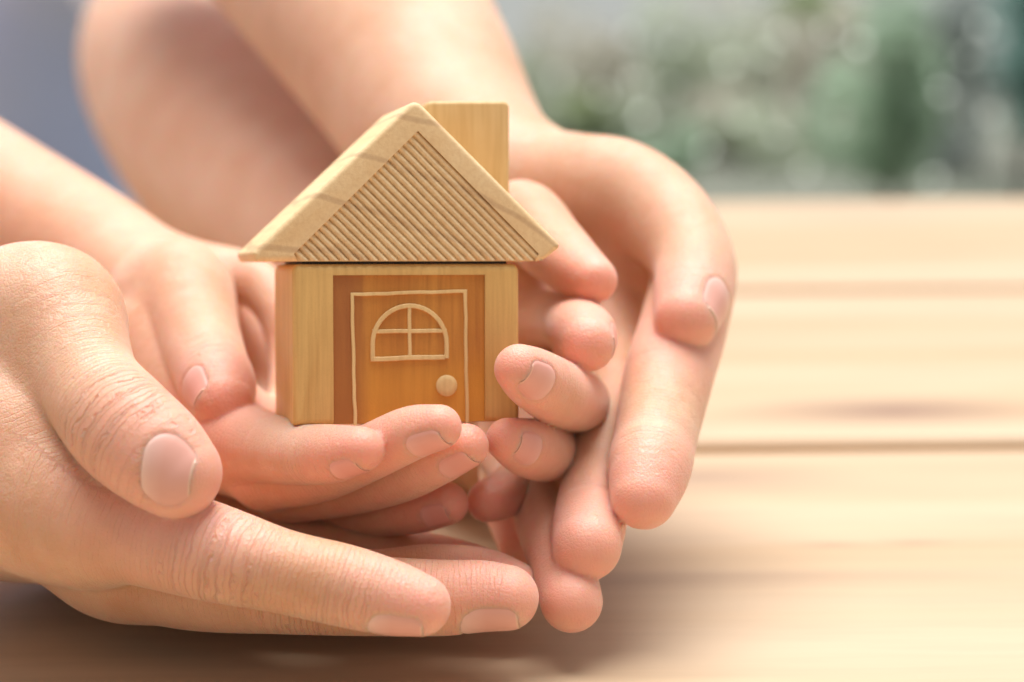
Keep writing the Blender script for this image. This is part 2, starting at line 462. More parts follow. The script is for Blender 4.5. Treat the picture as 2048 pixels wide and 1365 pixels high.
            for j in range(nv):
                for i in range(nu):
                    a, b, c, d = idx(i, j), idx(i+1, j), idx(i+1, j+1), idx(i, j+1)
                    F.append((a, b, c, d)); F.append((a+n1, d+n1, c+n1, b+n1))
            for j in range(nv):
                for i in (0, nu):
                    a, b = idx(i, j), idx(i, j+1); F.append((a, b, b+n1, a+n1) if i == nu else (b, a, a+n1, b+n1))
            for i in range(nu):
                for j in (0, nv):
                    a, b = idx(i, j), idx(i+1, j); F.append((b, a, a+n1, b+n1) if j == nv else (a, b, b+n1, a+n1))
            o = mesh_obj('fingernail', to_world(V)-base, np.array(F), nmat, parent, smooth=True, attrs=dict(along=np.array(al+al)))

def make_arm(person, base, palm, digits, mat, h, kp=0.8, label=None):
    b = Body(palm, digits, kp)
    V, F = b.mesh(h)
    at = b.attrs(V, F)
    o = mesh_obj('arm', to_world(V)-base, F, mat, person, smooth=True, attrs=at)
    if label: o['label'] = label
    b.nail_meshes(o, base, M_NAIL_C if mat is M_CHILD else M_NAIL)
    print('arm', len(V), len(F))
    return o
exec_hands = True

# ------------------------------------------------------------------ table and setting
def plank_mat():
    t = NT('pine_plank')
    gm = t.n('ShaderNodeNewGeometry').outputs['Position']
    oi = t.n('ShaderNodeObjectInfo').outputs['Random']
    cb = t.n('ShaderNodeCombineXYZ'); t.l(t.math('MULTIPLY', oi, 37.0), cb.inputs[0]); t.l(t.math('MULTIPLY', oi, 11.0), cb.inputs[2])
    ad = t.n('ShaderNodeVectorMath'); ad.operation = 'ADD'; t.l(gm, ad.inputs[0]); t.l(cb.outputs[0], ad.inputs[1])
    mp = t.n('ShaderNodeMapping'); mp.inputs['Scale'].default_value = (0.07, 1, 1); t.l(ad.outputs[0], mp.inputs[0]); v = mp.outputs[0]
    f1 = t.noise(v, 28, 3, 0.55, 0.4); f2 = t.noise(v, 160, 3, 0.6); f3 = t.noise(v, 9, 2, 0.5)
    c = t.mix(t.ramp(f1, [(0.38, 0.0), (0.62, 1.0)]), (0.60, 0.445, 0.29), (0.52, 0.355, 0.20))
    c = t.mix(t.math('MULTIPLY', t.ramp(f2, [(0.45, 0.0), (0.7, 1.0)]), 0.25), c, (0.31, 0.20, 0.115))
    c = t.mix(t.math('MULTIPLY', t.ramp(f3, [(0.4, 0.0), (0.65, 1.0)]), 0.35), c, (0.58, 0.46, 0.32))
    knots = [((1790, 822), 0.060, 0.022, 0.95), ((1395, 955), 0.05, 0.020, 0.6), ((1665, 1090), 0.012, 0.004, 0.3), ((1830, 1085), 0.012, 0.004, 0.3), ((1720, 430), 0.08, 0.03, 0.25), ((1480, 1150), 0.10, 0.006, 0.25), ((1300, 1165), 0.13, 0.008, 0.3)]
    sx = t.n('ShaderNodeSeparateXYZ'); t.l(gm, sx.inputs[0])
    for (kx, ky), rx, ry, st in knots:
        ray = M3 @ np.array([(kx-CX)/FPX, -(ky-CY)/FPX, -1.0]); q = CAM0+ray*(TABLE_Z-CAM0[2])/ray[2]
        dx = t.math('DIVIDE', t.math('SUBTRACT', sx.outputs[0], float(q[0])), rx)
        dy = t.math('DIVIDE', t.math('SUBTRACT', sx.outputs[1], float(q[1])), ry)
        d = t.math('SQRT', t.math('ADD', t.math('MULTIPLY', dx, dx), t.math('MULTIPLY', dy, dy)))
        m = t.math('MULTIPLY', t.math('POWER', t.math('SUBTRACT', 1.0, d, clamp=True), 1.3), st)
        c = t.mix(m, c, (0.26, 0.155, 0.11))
    t.l(c, t.b.inputs['Base Color']); t.b.inputs['Roughness'].default_value = 0.42; t.b.inputs['Specular IOR Level'].default_value = 0.4
    t.l(t.bump(f2, 0.15, 0.0006), t.b.inputs['Normal'])
    return t.m
M_PLANK = plank_mat()
def on_plane(px, py, z):
    ray = M3 @ np.array([(px-CX)/FPX, -(py-CY)/FPX, -1.0]); return CAM0+ray*(z-CAM0[2])/ray[2]
def rbox(x0, x1, y0, y1, z0, z1, bev=0.0, seg=2):
    bm = bmesh.new(); bmesh.ops.create_cube(bm, size=1)
    for v in bm.verts: v.co = Vector(((x0+x1)/2+v.co.x*(x1-x0), (y0+y1)/2+v.co.y*(y1-y0), (z0+z1)/2+v.co.z*(z1-z0)))
    if bev: bmesh.ops.bevel(bm, geom=bm.edges[:], offset=bev, segments=seg, profile=0.5, affect='EDGES')
    return bm
table = tag(empty('table', (0, 0.4, 0)), 'pale pine plank table under the cupped hands and wooden toy house', 'table')
y_far = on_plane(1750, 399, TABLE_Z)[1]; y_g1 = on_plane(1750, 575, TABLE_Z)[1]; y_g2 = on_plane(1750, 888, TABLE_Z)[1]
pw = (y_g1-y_g2)
edges = [y_far, y_g1, y_g2, y_g2-pw, y_g2-2*pw, y_g2-3*pw]
for a, b in zip(edges[:-1], edges[1:]):
    g0 = 0.0065 if a != y_far else 0
    bm = rbox(-1.5, 1.5, b+0.0065, a-g0, TABLE_Z-0.03, TABLE_Z, 0.004, 3)
    bm.transform(Matrix.Translation((0, -0.4, 0)))
    bm_obj('plank', bm, M_PLANK, table, smooth=False)
bm = rbox(-1.46, 1.46, edges[-1]+0.03, y_far-0.03, TABLE_Z-0.04, TABLE_Z-0.0042, 0); bm.transform(Matrix.Translation((0, -0.4, 0)))
bm_obj('backing_board', bm, M_PLANK, table)
for x in (-1.38, 1.38):
    for y in (edges[-1]+0.1, y_far-0.1):
        bm = rbox(x-0.035, x+0.035, y-0.035, y+0.035, 0, TABLE_Z-0.041, 0.004); bm.transform(Matrix.Translation((0, -0.4, 0)))
        bm_obj('leg', bm, M_PLANK, table)

def ground_mat():
    t = NT('gravel_ground'); v = t.coords(); n1 = t.noise(v, 0.35, 3); n2 = t.noise(v, 60, 3)
    c = t.ramp(n1, [(0.35, (0.20, 0.195, 0.16)), (0.5, (0.17, 0.20, 0.145)), (0.62, (0.195, 0.20, 0.18))])
    c = t.mix(t.math('MULTIPLY', n2, 0.4), c, (0.10, 0.09, 0.08)); t.l(c, t.b.inputs['Base Color']); t.b.inputs['Roughness'].default_value = 0.9
    return t.m
gr = mesh_obj('ground', [(-150, -60, 0), (150, -60, 0), (150, 300, 0), (-150, 300, 0)], [(0, 1, 2, 3)], ground_mat()); gr['kind'] = 'structure'
# pale paved path beyond
pm = simple('pale_concrete', (0.20, 0.215, 0.20), 0.8, 0.15, 3)
pa = mesh_obj('path', [(-12, 11.5, 0.004), (0.4, 11.5, 0.004), (2.6, 14.2, 0.004), (30, 15.5, 0.004), (30, 26, 0.004), (-12, 26, 0.004)], [(0, 1, 2, 3, 4, 5)], pm); pa['kind'] = 'structure'
def leaf_mat(name, c, tr=0.25):
    t = NT(name); n_ = t.noise(t.coords(), 4, 3)
    col = t.mix(n_, tuple(q*0.75 for q in c), tuple(min(0.8, q*1.2) for q in c)); t.l(col, t.b.inputs['Base Color']); t.b.inputs['Roughness'].default_value = 0.45
    tr_ = t.n('ShaderNodeBsdfTranslucent'); t.l(col, tr_.inputs['Color']); mx = t.n('ShaderNodeMixShader'); mx.inputs[0].default_value = 0.6
    t.l(t.b.outputs[0], mx.inputs[1]); t.l(tr_.outputs[0], mx.inputs[2]); t.l(mx.outputs[0], t.out.inputs[0])
    return t.m
def leaves(n, cx, cy, cz, rx, ry, rz, size, lobes=7, seed=0):
    r = np.random.default_rng(seed); V = []; F = []
    L = [(r.normal(0, 0.45, 3), r.uniform(0.4, 0.7)) for _ in range(lobes)]
    for i in range(n):
        o, s_ = L[r.integers(lobes)]; d = r.normal(0, 1, 3); d /= np.linalg.norm(d); q = o+d*s_*r.uniform(0.6, 1)**0.5
        c = np.array([cx+q[0]*rx, cy+q[1]*ry, max(0.02, cz+q[2]*rz)])
        a = r.normal(0, 1, 3); a /= np.linalg.norm(a); b = np.cross(a, r.normal(0, 1, 3)); b /= np.linalg.norm(b); nn = np.cross(a, b)
        sz = size*r.uniform(0.6, 1.3); k = len(V)
        V += [c-a*sz, c-b*sz*0.4+nn*sz*0.12, c+a*sz, c+b*sz*0.4+nn*sz*0.12]; F.append((k, k+1, k+2, k+3))
    return np.array(V), np.array(F)
def shrub(px, py, ht, rx, n, size, mat, label, cat, seed, stem=True, dist=None):
    q = on_plane(px, py, 0.0) if dist is None else CAM0+(M3 @ np.array([(px-CX)/FPX, -(py-CY)/FPX, -1.0]))*dist
    root = tag(empty('shrub', (q[0], q[1], 0)), label, cat)
    V, F = leaves(n, 0, 0, ht*0.48, rx, rx, ht*0.5, size, seed=seed)
    f = mesh_obj('foliage', V, F, mat, root); f['kind'] = 'stuff'
    bm = bmesh.new()
    for k in range(6):
        an = k*1.05; tx, ty = math.cos(an)*rx*0.5, math.sin(an)*rx*0.5
        m = bmesh.ops.create_cone(bm, segments=6, radius1=0.012, radius2=0.004, depth=1.0)
        vv = Vector((tx, ty, ht*0.8)); rot = vv.to_track_quat('Z', 'Y').to_matrix().to_4x4()
        bmesh.ops.transform(bm, matrix=rot @ Matrix.Translation((0, 0, 0.5*vv.length)) @ Matrix.Diagonal((1, 1, vv.length, 1)), verts=m['verts'])
    bm_obj('stem', bm, M_BARK, root)
    return root
M_BARK = simple('bark', (0.28, 0.24, 0.19))
ML1 = leaf_mat('leaf_green', (0.56, 0.76, 0.54)); ML2 = leaf_mat('leaf_bluegreen', (0.46, 0.70, 0.64)); ML3 = leaf_mat('leaf_sage', (0.64, 0.72, 0.66)); ML4 = leaf_mat('leaf_olive', (0.44, 0.52, 0.30))
shrub(1785, 330, 0.66, 0.15, 380, 0.06, ML1, 'bright green leafy shrub just above the far table edge', 'shrub', 1, dist=5.8)
shrub(2050, 330, 1.0, 0.17, 1000, 0.055, ML2, 'tall blue-green shrub at the right edge of the picture', 'shrub', 2, dist=5.9)
shrub(1900, 200, 0.62, 0.22, 1300, 0.05, ML3, 'pale sage bush between the green and blue-green shrubs', 'bush', 3, dist=6.6)
shrub(1990, 60, 0.45, 0.22, 900, 0.05, ML2, 'blue-green bush farther back at upper right', 'bush', 4, dist=9.0)
shrub(1180, 250, 0.22, 0.10, 900, 0.03, ML4, 'low yellow-green clump beside the adult wrist', 'plant', 5, dist=7.4)
shrub(1350, 340, 0.20, 0.12, 400, 0.03, ML1, 'low green clump right of the big thumb, by the table edge', 'plant', 8, dist=6.5)
shrub(1640, 20, 0.30, 0.30, 900, 0.04, ML4, 'olive bush in the distance at top centre right', 'bush', 6, dist=13.0)
MLT = leaf_mat('leaf_taupe', (0.66, 0.64, 0.54)); MLG = leaf_mat('leaf_grey_green', (0.60, 0.66, 0.52))
for i, (x_, d_, h_, r_, m_, lab) in enumerate([(1060, 7.6, 0.36, 0.20, MLG, 'grey-green bush beside the adult forearm'), (1215, 7.9, 0.50, 0.24, MLT, 'taupe-leaved bush above the adult wrist'),
    (1370, 7.5, 0.52, 0.25, MLG, 'grey-green bush left of the middle of the garden'), (1510, 8.0, 0.60, 0.26, MLT, 'taupe-leaved bush in the middle of the garden'), (1650, 7.6, 0.55, 0.24, MLT, 'taupe-leaved bush left of the bright green shrub'),
    (1440, 6.9, 0.26, 0.2, MLT, 'low dull bush behind the table edge, left of centre'), (1590, 6.8, 0.25, 0.2, MLG, 'low dull bush behind the table edge, right of centre')]):
    shrub(x_, 200, h_*0.85, r_, 800, 0.035, m_, lab, 'bush', 20+i, dist=d_)
# grass tufts over part of the ground
def grass():
    r = np.random.default_rng(9); V = []; F = []
    for i in range(9000):
        x = r.uniform(-3, 4.5); y = r.uniform(5.3, 11.3)
        if math.sin(x*2.3+1)+math.sin(y*1.7+x) < 0.45: continue
        h = r.uniform(0.02, 0.07); a = r.uniform(0, 6.28); dx, dy = math.cos(a)*0.006, math.sin(a)*0.006; l = r.normal(0, 0.015, 2); k = len(V)
        V += [(x-dx, y-dy, 0), (x+dx, y+dy, 0), (x+l[0], y+l[1], h)]; F.append((k, k+1, k+2))
    o = mesh_obj('grass', V, F, leaf_mat('grass_blade', (0.16, 0.24, 0.09))); tag(o, 'thin patches of short grass on the gravel beyond the table', 'grass', kind='stuff')
grass()
# made-up glowing balls on stakes, added to draw the soft blur discs
def glow(name, c, s):
    t = NT(name); t.b.inputs['Base Color'].default_value = (0.8, 0.8, 0.8, 1); t.b.inputs['Emission Color'].default_value = (*c, 1); t.b.inputs['Emission Strength'].default_value = s
    return t.m
G = [((1457, 128), 'disc of light left of the brownish middle of the garden', 1.0), ((1655, 58), 'faint disc left of the brightest upper disc', 0.6), ((1718, 87), 'bright disc of light near the top, right of a faint one', 1.3),
     ((1285, 232), 'bright disc of light just right of the chimney side, over the hand', 1.2), ((1412, 300), 'disc of light low over the table edge, right of the adult hand', 0.9), ((1630, 198), 'upper one of two touching discs at centre right', 1.1),
     ((1674, 244), 'lower one of two touching discs at centre right', 1.1), ((1268, 165), 'faint disc above the bright one over the adult hand', 0.6), ((1867, 358), 'disc of light in front of the bright green shrub', 0.7),
     ((1963, 52), 'faint green-white disc near the top right corner', 0.8), ((2035, 130), 'disc of light cut by the right edge of the picture', 1.2), ((1258, 70), 'faintest disc near the top left of the garden', 0.45),
     ((1700, 280), 'faint disc below the two touching discs', 0.5), ((1938, 112), 'pale disc in front of the sage bush', 0.6), ((1115, 155), 'very faint disc beside the adult forearm', 0.45), ((1690, 160), 'faint disc under the brightest upper disc', 0.4)]
G += [((1560, 70), 'small disc left of the faint upper disc, near the top', 0.8), ((1530, 110), 'disc between the brownish centre and the upper discs', 0.6), ((1480, 240), 'faint disc in the very middle of the garden', 0.5),
      ((1770, 190), 'faint disc right of the two touching discs', 0.5), ((1885, 185), 'small pale disc over the sage bush', 0.8), ((1350, 90), 'faint disc right of the top left one', 0.4), ((1340, 175), 'faint disc left of the middle disc', 0.4),
      ((1555, 270), 'faint disc low in the middle of the garden', 0.6), ((1980, 230), 'faint disc over the blue-green shrub', 0.6), ((1800, 40), 'faint disc near the top, right of the bright one', 0.5), ((1205, 190), 'faint disc close to the adult forearm edge', 0.5), ((1610, 340), 'faint disc just above the table edge', 0.5)]
MS = simple('dark_wire', (0.05, 0.05, 0.05)); rr_ = random.Random(3); gm_cache = {}
for (px, py), lab, br in G:
    ray = M3 @ np.array([(px-CX)/FPX, -(py-CY)/FPX, -1.0]); hgt = rr_.uniform(0.16, 0.32); q = CAM0+ray*(hgt-CAM0[2])/ray[2]
    if q[1] > 6.4: q = CAM0+ray*rr_.uniform(5.9, 6.4)
    root = tag(empty('bokeh_ball', (q[0], q[1], 0)), 'added bokeh globe: '+lab, 'garden light', 'small globe shapes added to draw the garden blur discs')
    bm = bmesh.new(); bmesh.ops.create_uvsphere(bm, u_segments=12, v_segments=8, radius=0.010*q[1]/6.0, matrix=Matrix.Translation((0, 0, q[2])))
    if br not in gm_cache: gm_cache[br] = glow('bokeh_glow', (0.92, 1.0, 0.86), 1.25*br)
    bm_obj('ball', bm, gm_cache[br], root, True)
    bm = bmesh.new(); bmesh.ops.create_cone(bm, segments=6, radius1=0.0015, radius2=0.0015, depth=q[2]-0.012, matrix=Matrix.Translation((0, 0, (q[2]-0.012)/2))); bm_obj('added_stake', bm, MS, root)  # added support for the made-up ball

# ------------------------------------------------------------------ the toy house, in its own frame (metres): x right, y back, z up
VPX, VPY = 105.0, 540.0
O = P(600, 850, 40.0)
wv_ = np.array([(VPX-CX)/FPX, -(VPY-CY)/FPX, -1.0]); wv_ /= np.linalg.norm(wv_)
upc = np.array([-math.sin(R(0.6)), math.cos(R(0.6)), 0.0])
uu = np.cross(wv_, upc); uu /= np.linalg.norm(uu); vv_ = np.cross(uu, wv_)
HM = Matrix((( *uu, ), ( *wv_, ), ( *vv_, ))).transposed()      # columns: x=u, y=depth, z=up
HW = Matrix(M3.tolist()) @ HM
house = empty('toy_house', tuple(to_world(O))); house.rotation_euler = HW.to_euler()
tag(house, 'small wooden block house with grooved gable, chimney and stained arched-window door, held in the hands', 'toy house')
def HP(px, py, y=0.0):                       # pixel -> house coordinates (m) on the plane y (m) behind the front
    ray = P(px, py, 1.0); o = -O
    hr = np.array([ray@uu, ray@wv_, ray@vv_]); ho = np.array([o@uu, o@wv_, o@vv_])
    t = (y*100-ho[1])/hr[1]; q = ho+hr*t
    return q[0]*0.01, q[2]*0.01
DEP = 0.034
def prism(poly, y0, y1):
    bm = bmesh.new(); a = [bm.verts.new((x, y0, z)) for x, z in poly]; b = [bm.verts.new((x, y1, z)) for x, z in poly]
    bm.faces.new(a); bm.faces.new(b[::-1]); n_ = len(poly)
    for i in range(n_): bm.faces.new((a[i], b[i], b[(i+1) % n_], a[(i+1) % n_]))
    bmesh.ops.recalc_face_normals(bm, faces=bm.faces[:]); return bm
def rounded(poly, r, seg=5):
    o = []; n_ = len(poly); rs = r if isinstance(r, (list, tuple)) else [r]*n_
    for i in range(n_):
        p0, p1, p2 = (np.array(poly[(i+k) % n_]) for k in (-1, 0, 1)); rad = rs[i]
        if rad <= 0: o.append(tuple(p1)); continue
        d0 = (p0-p1)/np.linalg.norm(p0-p1); d2 = (p2-p1)/np.linalg.norm(p2-p1)
        a = p1+d0*rad; b = p1+d2*rad
        for k in range(seg+1):
            t = k/seg; o.append(tuple((1-t)**2*a+2*t*(1-t)*p1+t*t*b))
    return o
def inset(poly, d):
    """sharp convex polygon moved inwards by d"""
    n_ = len(poly); L = []
    c = np.mean(np.array(poly), 0)
    for i in range(n_):
        p, q = np.array(poly[i]), np.array(poly[(i+1) % n_]); t = (q-p)/np.linalg.norm(q-p); nn = np.array([-t[1], t[0]])
        if nn@(c-p) < 0: nn = -nn
        L.append((p+nn*d, t))
    o = []
    for i in range(n_):
        (p, t), (q, u_) = L[i-1], L[i]
        k = np.linalg.solve(np.array([[t[0], -u_[0]], [t[1], -u_[1]]]), q-p); o.append(tuple(p+t*k[0]))
    return o
def pillow(poly, rad, y0, y1, off, seg=4, cseg=5):
    """convex block: rounded corners in the front view, rounded rims front and back"""
    rings = []; A = [k/seg*math.pi/2 for k in range(seg+1)]
    for y_, sg, ks in ((y0, 1, A), (y1, -1, A[::-1])):
        for a in ks:
            d = off*(1-math.sin(a)); y = y_+sg*off*(1-math.cos(a))
            rings.append([(x, y, z) for x, z in rounded(inset(poly, d), [max(r-d, 0.00012) for r in rad], cseg)])
    bm = bmesh.new(); vs = [[bm.verts.new(v) for v in r_] for r_ in rings]; n_ = len(vs[0])
    for a, b in zip(vs[:-1], vs[1:]):
        for i in range(n_): bm.faces.new((a[i], a[(i+1) % n_], b[(i+1) % n_], b[i]))
    bm.faces.new(vs[0]); bm.faces.new(vs[-1][::-1]); bmesh.ops.recalc_face_normals(bm, faces=bm.faces[:])
    return bm
def boolean(o, cut):
    md = o.modifiers.new('b', 'BOOLEAN'); md.operation = 'DIFFERENCE'; md.solver = 'EXACT'; md.object = cut
    bpy.context.view_layer.update(); dg = bpy.context.evaluated_depsgraph_get()
    me = bpy.data.meshes.new_from_object(o.evaluated_get(dg)); o.modifiers.clear(); o.data = me
    bpy.data.objects.remove(cut, do_unlink=True)
def autosmooth(o, ang=35):
    me = o.data; bm = bmesh.new(); bm.from_mesh(me)
    for f in bm.faces: f.smooth = True
    for e in bm.edges:
        e.smooth = e.is_manifold and e.calc_face_angle(0) < R(ang)
    bm.to_mesh(me); bm.free()
def bevel_front(bm, off, seg=3, pred=None):
    es = [e for e in bm.edges if (pred(e) if pred else True)]
    bmesh.ops.bevel(bm, geom=es, offset=off, segments=seg, profile=0.5, affect='EDGES')
onplane = lambda y: (lambda e: all(abs(v.co.y-y) < 1e-6 for v in e.verts))
# walls
x0, zt = HP(800, 528.5); x1, _ = HP(1039, 530); xb0, z0 = HP(596, 852)
x0 = HP(586, 700)[0]
bm = pillow([(x0, z0), (x1, z0), (x1, zt), (x0, zt)], [0.0006, 0.0006, 0.0018, 0.0018], 0, DEP, 0.0013)
wall = bm_obj('wall', bm, M_WALL, house)
pl, pt = HP(666, 551); pr, _ = HP(970, 548); RD = 0.0007
cut = bm_obj('cut', rbox(pl, pr, -0.01, RD, z0-0.01, pt), None, house)
boolean(wall, cut); autosmooth(wall)
# stained door field on the recess floor: redder brown stain along the left, more orange low down
dm = M_DOOR.node_tree; bs = next(n for n in dm.nodes if n.type == 'BSDF_PRINCIPLED'); src = bs.inputs['Base Color'].links[0].from_socket
tcn = dm.nodes.new('ShaderNodeTexCoord'); sp_ = dm.nodes.new('ShaderNodeSeparateXYZ'); dm.links.new(tcn.outputs['Object'], sp_.inputs[0])
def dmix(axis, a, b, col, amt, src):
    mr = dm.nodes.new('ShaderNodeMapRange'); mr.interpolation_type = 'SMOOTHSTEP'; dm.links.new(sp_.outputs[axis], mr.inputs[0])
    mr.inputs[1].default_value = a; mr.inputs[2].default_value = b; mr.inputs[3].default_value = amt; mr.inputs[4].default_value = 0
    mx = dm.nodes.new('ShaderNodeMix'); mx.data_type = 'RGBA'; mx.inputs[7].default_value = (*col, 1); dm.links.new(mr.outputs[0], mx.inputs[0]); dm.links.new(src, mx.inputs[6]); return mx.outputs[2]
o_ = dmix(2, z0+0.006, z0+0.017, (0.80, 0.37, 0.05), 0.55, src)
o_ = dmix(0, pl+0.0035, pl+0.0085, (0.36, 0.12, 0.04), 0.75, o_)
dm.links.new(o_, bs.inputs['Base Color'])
bm = rbox(pl+0.00003, pr-0.00003, RD-0.00012, RD+0.0004, z0+0.0002, pt-0.00003)
door = bm_obj('door_panel', bm, M_DOOR, house)
def strip(pts, wid, y0, y1, closed=False):
    """raised flat strip along a polyline (house x,z)"""
    pts = [np.array(p) for p in pts]; n_ = len(pts); L = []; Rr = []
    for i, p in enumerate(pts):
        a = pts[i-1] if i > 0 else p; b = pts[i+1] if i < n_-1 else p
        t = b-a; t /= np.linalg.norm(t); nn = np.array([-t[1], t[0]])
        k = 1.0
        if 0 < i < n_-1:
            t1 = (p-a)/np.linalg.norm(p-a); k = 1/max(0.5, abs(nn@np.array([-t1[1], t1[0]])))
        L.append(p+nn*wid/2*k); Rr.append(p-nn*wid/2*k)
    bm = bmesh.new(); rows = []
    for i in range(n_):
        l, r_ = L[i], Rr[i]; e = (r_-l)*0.14
        rows.append([bm.verts.new((l[0], y1, l[1])), bm.verts.new((l[0], y0+0.00015, l[1])), bm.verts.new((l[0]+e[0], y0, l[1]+e[1])), bm.verts.new((r_[0]-e[0], y0, r_[1]-e[1])), bm.verts.new((r_[0], y0+0.00015, r_[1])), bm.verts.new((r_[0], y1, r_[1]))])
    for i in range(n_-1):
        for k in range(5): bm.faces.new((rows[i][k], rows[i][k+1], rows[i+1][k+1], rows[i+1][k]))
    bm.faces.new(rows[0][::-1]); bm.faces.new(rows[-1]); return bm
YS, YE = 0.00012, RD+0.0002
px2 = lambda L_: [HP(*q) for q in L_]
W1 = 0.00082
def wob(p0, p1, n=10, a=0.00005):
    return [(p0[0]+(p1[0]-p0[0])*i/n+rng.normal(0, a)*(0 < i < n), p0[1]+(p1[1]-p0[1])*i/n+rng.normal(0, a)*(0 < i < n)) for i in range(n+1)]
A_, B_, C_, D_ = HP(711, 851), HP(705, 589), HP(931, 583), HP(935, 846)
bm_obj('door_frame', strip(wob(A_, B_)+wob(B_, C_)[1:]+wob(C_, D_)[1:], W1*0.85, YS, YE), M_TRIM, house)
# window: arch, sill, mullion, transom
wl, wb = HP(746, 719); wr_, _ = HP(894, 719); cx_ = (wl+wr_)/2; wt_ = HP(820, 612)[1]; hw = (wr_-wl)/2
spring = wt_-hw*1.02
arch = [(wl, wb)]+[(cx_-hw*math.cos(a), spring+(wt_-spring)*math.sin(a)) for a in np.linspace(0, math.pi, 25)]+[(wr_, wb)]
wf = bm_obj('window_frame', strip(arch, W1*1.1, YS, YE), M_TRIM, house)
sl = bm_obj('window_sill', strip(wob((wl-W1*0.5, wb), (wr_-W1*0.5, HP(890, 715)[1]), 6), W1*1.15, YS+0.00003, YE), M_TRIM, house)
bm_obj('mullion', strip(wob((cx_, wb), (cx_, wt_), 5), W1*0.9, YS+0.00006, YE), M_TRIM, house)
tz = HP(820, 663)[1]; bm_obj('transom', strip(wob((wl, tz), (wr_, tz), 6), W1*1.0, YS+0.00009, YE), M_TRIM, house)
# knob
kx, kz = HP(894, 772); kr = HP(915, 772)[0]-kx
bm = bmesh.new(); ring = []
for rr2, y in ((kr, YE), (kr, YS+0.0001), (kr*0.94, YS-0.00008), (kr*0.5, YS-0.00016)):
    ring.append([bm.verts.new((kx+math.cos(a)*rr2, y, kz+math.sin(a)*rr2)) for a in np.linspace(0, 2*math.pi, 36, endpoint=False)])
for a, b in zip(ring[:-1], ring[1:]):
    for i in range(36): bm.faces.new((a[i], a[(i+1) % 36], b[(i+1) % 36], b[i]))
bm.faces.new(ring[-1]); kn = bm_obj('door_knob', bm, M_TRIM, house); autosmooth(kn, 50)
# roof
YR = -0.0006
zb = HP(800, 523, YR)[1]
poly = [(HP(512, 520, YR)[0], zb), (HP(1086, 520, YR)[0], zb), HP(1124, 492, YR), HP(831, 197, YR), HP(504, 506, YR)]
bm = pillow(poly, [0.0006, 0.0014, 0.0011, 0.0022, 0.0008], YR, YR+DEP+0.001, 0.0011)
roof = bm_obj('roof', bm, M_ROOF, house)
ga, gr_, gl = HP(836, 262, YR), HP(1078, 508, YR), HP(588, 508, YR); GD = 0.0011
gb_r = HP(1066, 524, YR); gb_l = HP(600, 528, YR)
cut = bm_obj('cut', prism([ga, gr_, (gb_r[0], zb-0.001), (gb_l[0], zb-0.001), gl], -0.01, YR+GD), None, house)
boolean(roof, cut); autosmooth(roof)
# 24 ridges parallel to the right slope, each a half-round bar clipped to the gable triangle
dr = np.array(gr_)-np.array(ga); dr /= np.linalg.norm(dr); pn = np.array([dr[1], -dr[0]])   # pn points towards lower left
if pn@(np.array(gl)-np.array(ga)) < 0: pn = -pn
span = 0.985*(pn@(np.array(gb_l)-np.array(ga))); NR = 25; stp = span/NR
ga_ = np.array(ga); gl_ = np.array(gl); dl = gl_-ga_; dl /= np.linalg.norm(dl)
def ridge_line(off):                         # start on the left slope, end on the bottom edge
    o = ga_+pn*off
    Mx = np.array([[dr[0], -dl[0]], [dr[1], -dl[1]]]); t, s_ = np.linalg.solve(Mx, ga_-o); a = o+dr*t
    if s_ > np.linalg.norm(gl_-ga_):
        d3 = np.array([gb_l[0], zb])-gl_; Mx = np.array([[dr[0], -d3[0]], [dr[1], -d3[1]]]); t, s_ = np.linalg.solve(Mx, gl_-o); a = o+dr*t
    tb = (zb+0.00015-o[1])/dr[1]; b = o+dr*tb
    tr = (gr_[1]-o[1])/dr[1]
    return a, b
for i in range(NR):
    prof = []
    for u, h in ((0.03, 0.0), (0.14, 0.62), (0.34, 0.95), (0.55, 1.0), (0.78, 0.7), (0.97, 0.0)):
        prof.append((u, h))
    bm = bmesh.new(); rows = []; nseg = 14
    wobv = rng.normal(0, 0.10, nseg+1); wobv = np.convolve(wobv, [0.3, 0.4, 0.3], 'same')
    for u, h in prof:
        a, b = ridge_line((i+u)*stp)
        if (b-a)@dr < 0: b = a+dr*1e-5
        row = []
        for k in range(nseg+1):
            q = a+(b-a)*k/nseg+pn*wobv[k]*stp*0.35*(0 < k < nseg)
            row.append(bm.verts.new((q[0], YR+GD-0.0009*h*(1-0.12*abs(wobv[k])*4), q[1])))
        rows.append(row)
    for a, b in zip(rows[:-1], rows[1:]):
        for k in range(nseg): bm.faces.new((a[k], a[k+1], b[k+1], b[k]))
    for k in (0, nseg): 
        try: bm.faces.new([r_[k] for r_ in rows])
        except Exception: pass
    ro = bm_obj('ridge', bm, M_RIDGE, house); autosmooth(ro, 60)
# near-black filler: shade of the gap between wall and roof, painted in
bm_obj('gap_shade_block', rbox(x0+0.002, x1-0.0025, 0.0012, DEP-0.003, zt+0.00003, zb-0.00003), M_DARK, house)
# chimney
YC = 0.020
ca = HP(862, 203, YC); cb = HP(1019, 203, YC); cz = HP(1019, 400, YC)[1]
bm = pillow([(ca[0]-0.001, cz), (cb[0], cz), (cb[0], cb[1]), (ca[0]-0.001, ca[1])], [0.0002, 0.0002, 0.0014, 0.0014], YC, YC+0.014, 0.0007)
ch = bm_obj('chimney', bm, M_CHIM, house); autosmooth(ch)

# ------------------------------------------------------------------ the two people: arms and hands
def person(name, loc, label): return tag(empty('person', loc), label, 'person')
base_a = to_world(P(-400, 300, 95)); base_a[2] = 0
adult = person('person', base_a, 'adult with bare arms, the two big hands cupped around the smaller pair')
base_c = to_world(P(60, 200, 108)); base_c[2] = 0
child = person('person', base_c, 'child in a lavender-blue shirt holding the wooden house in two small cupped hands')

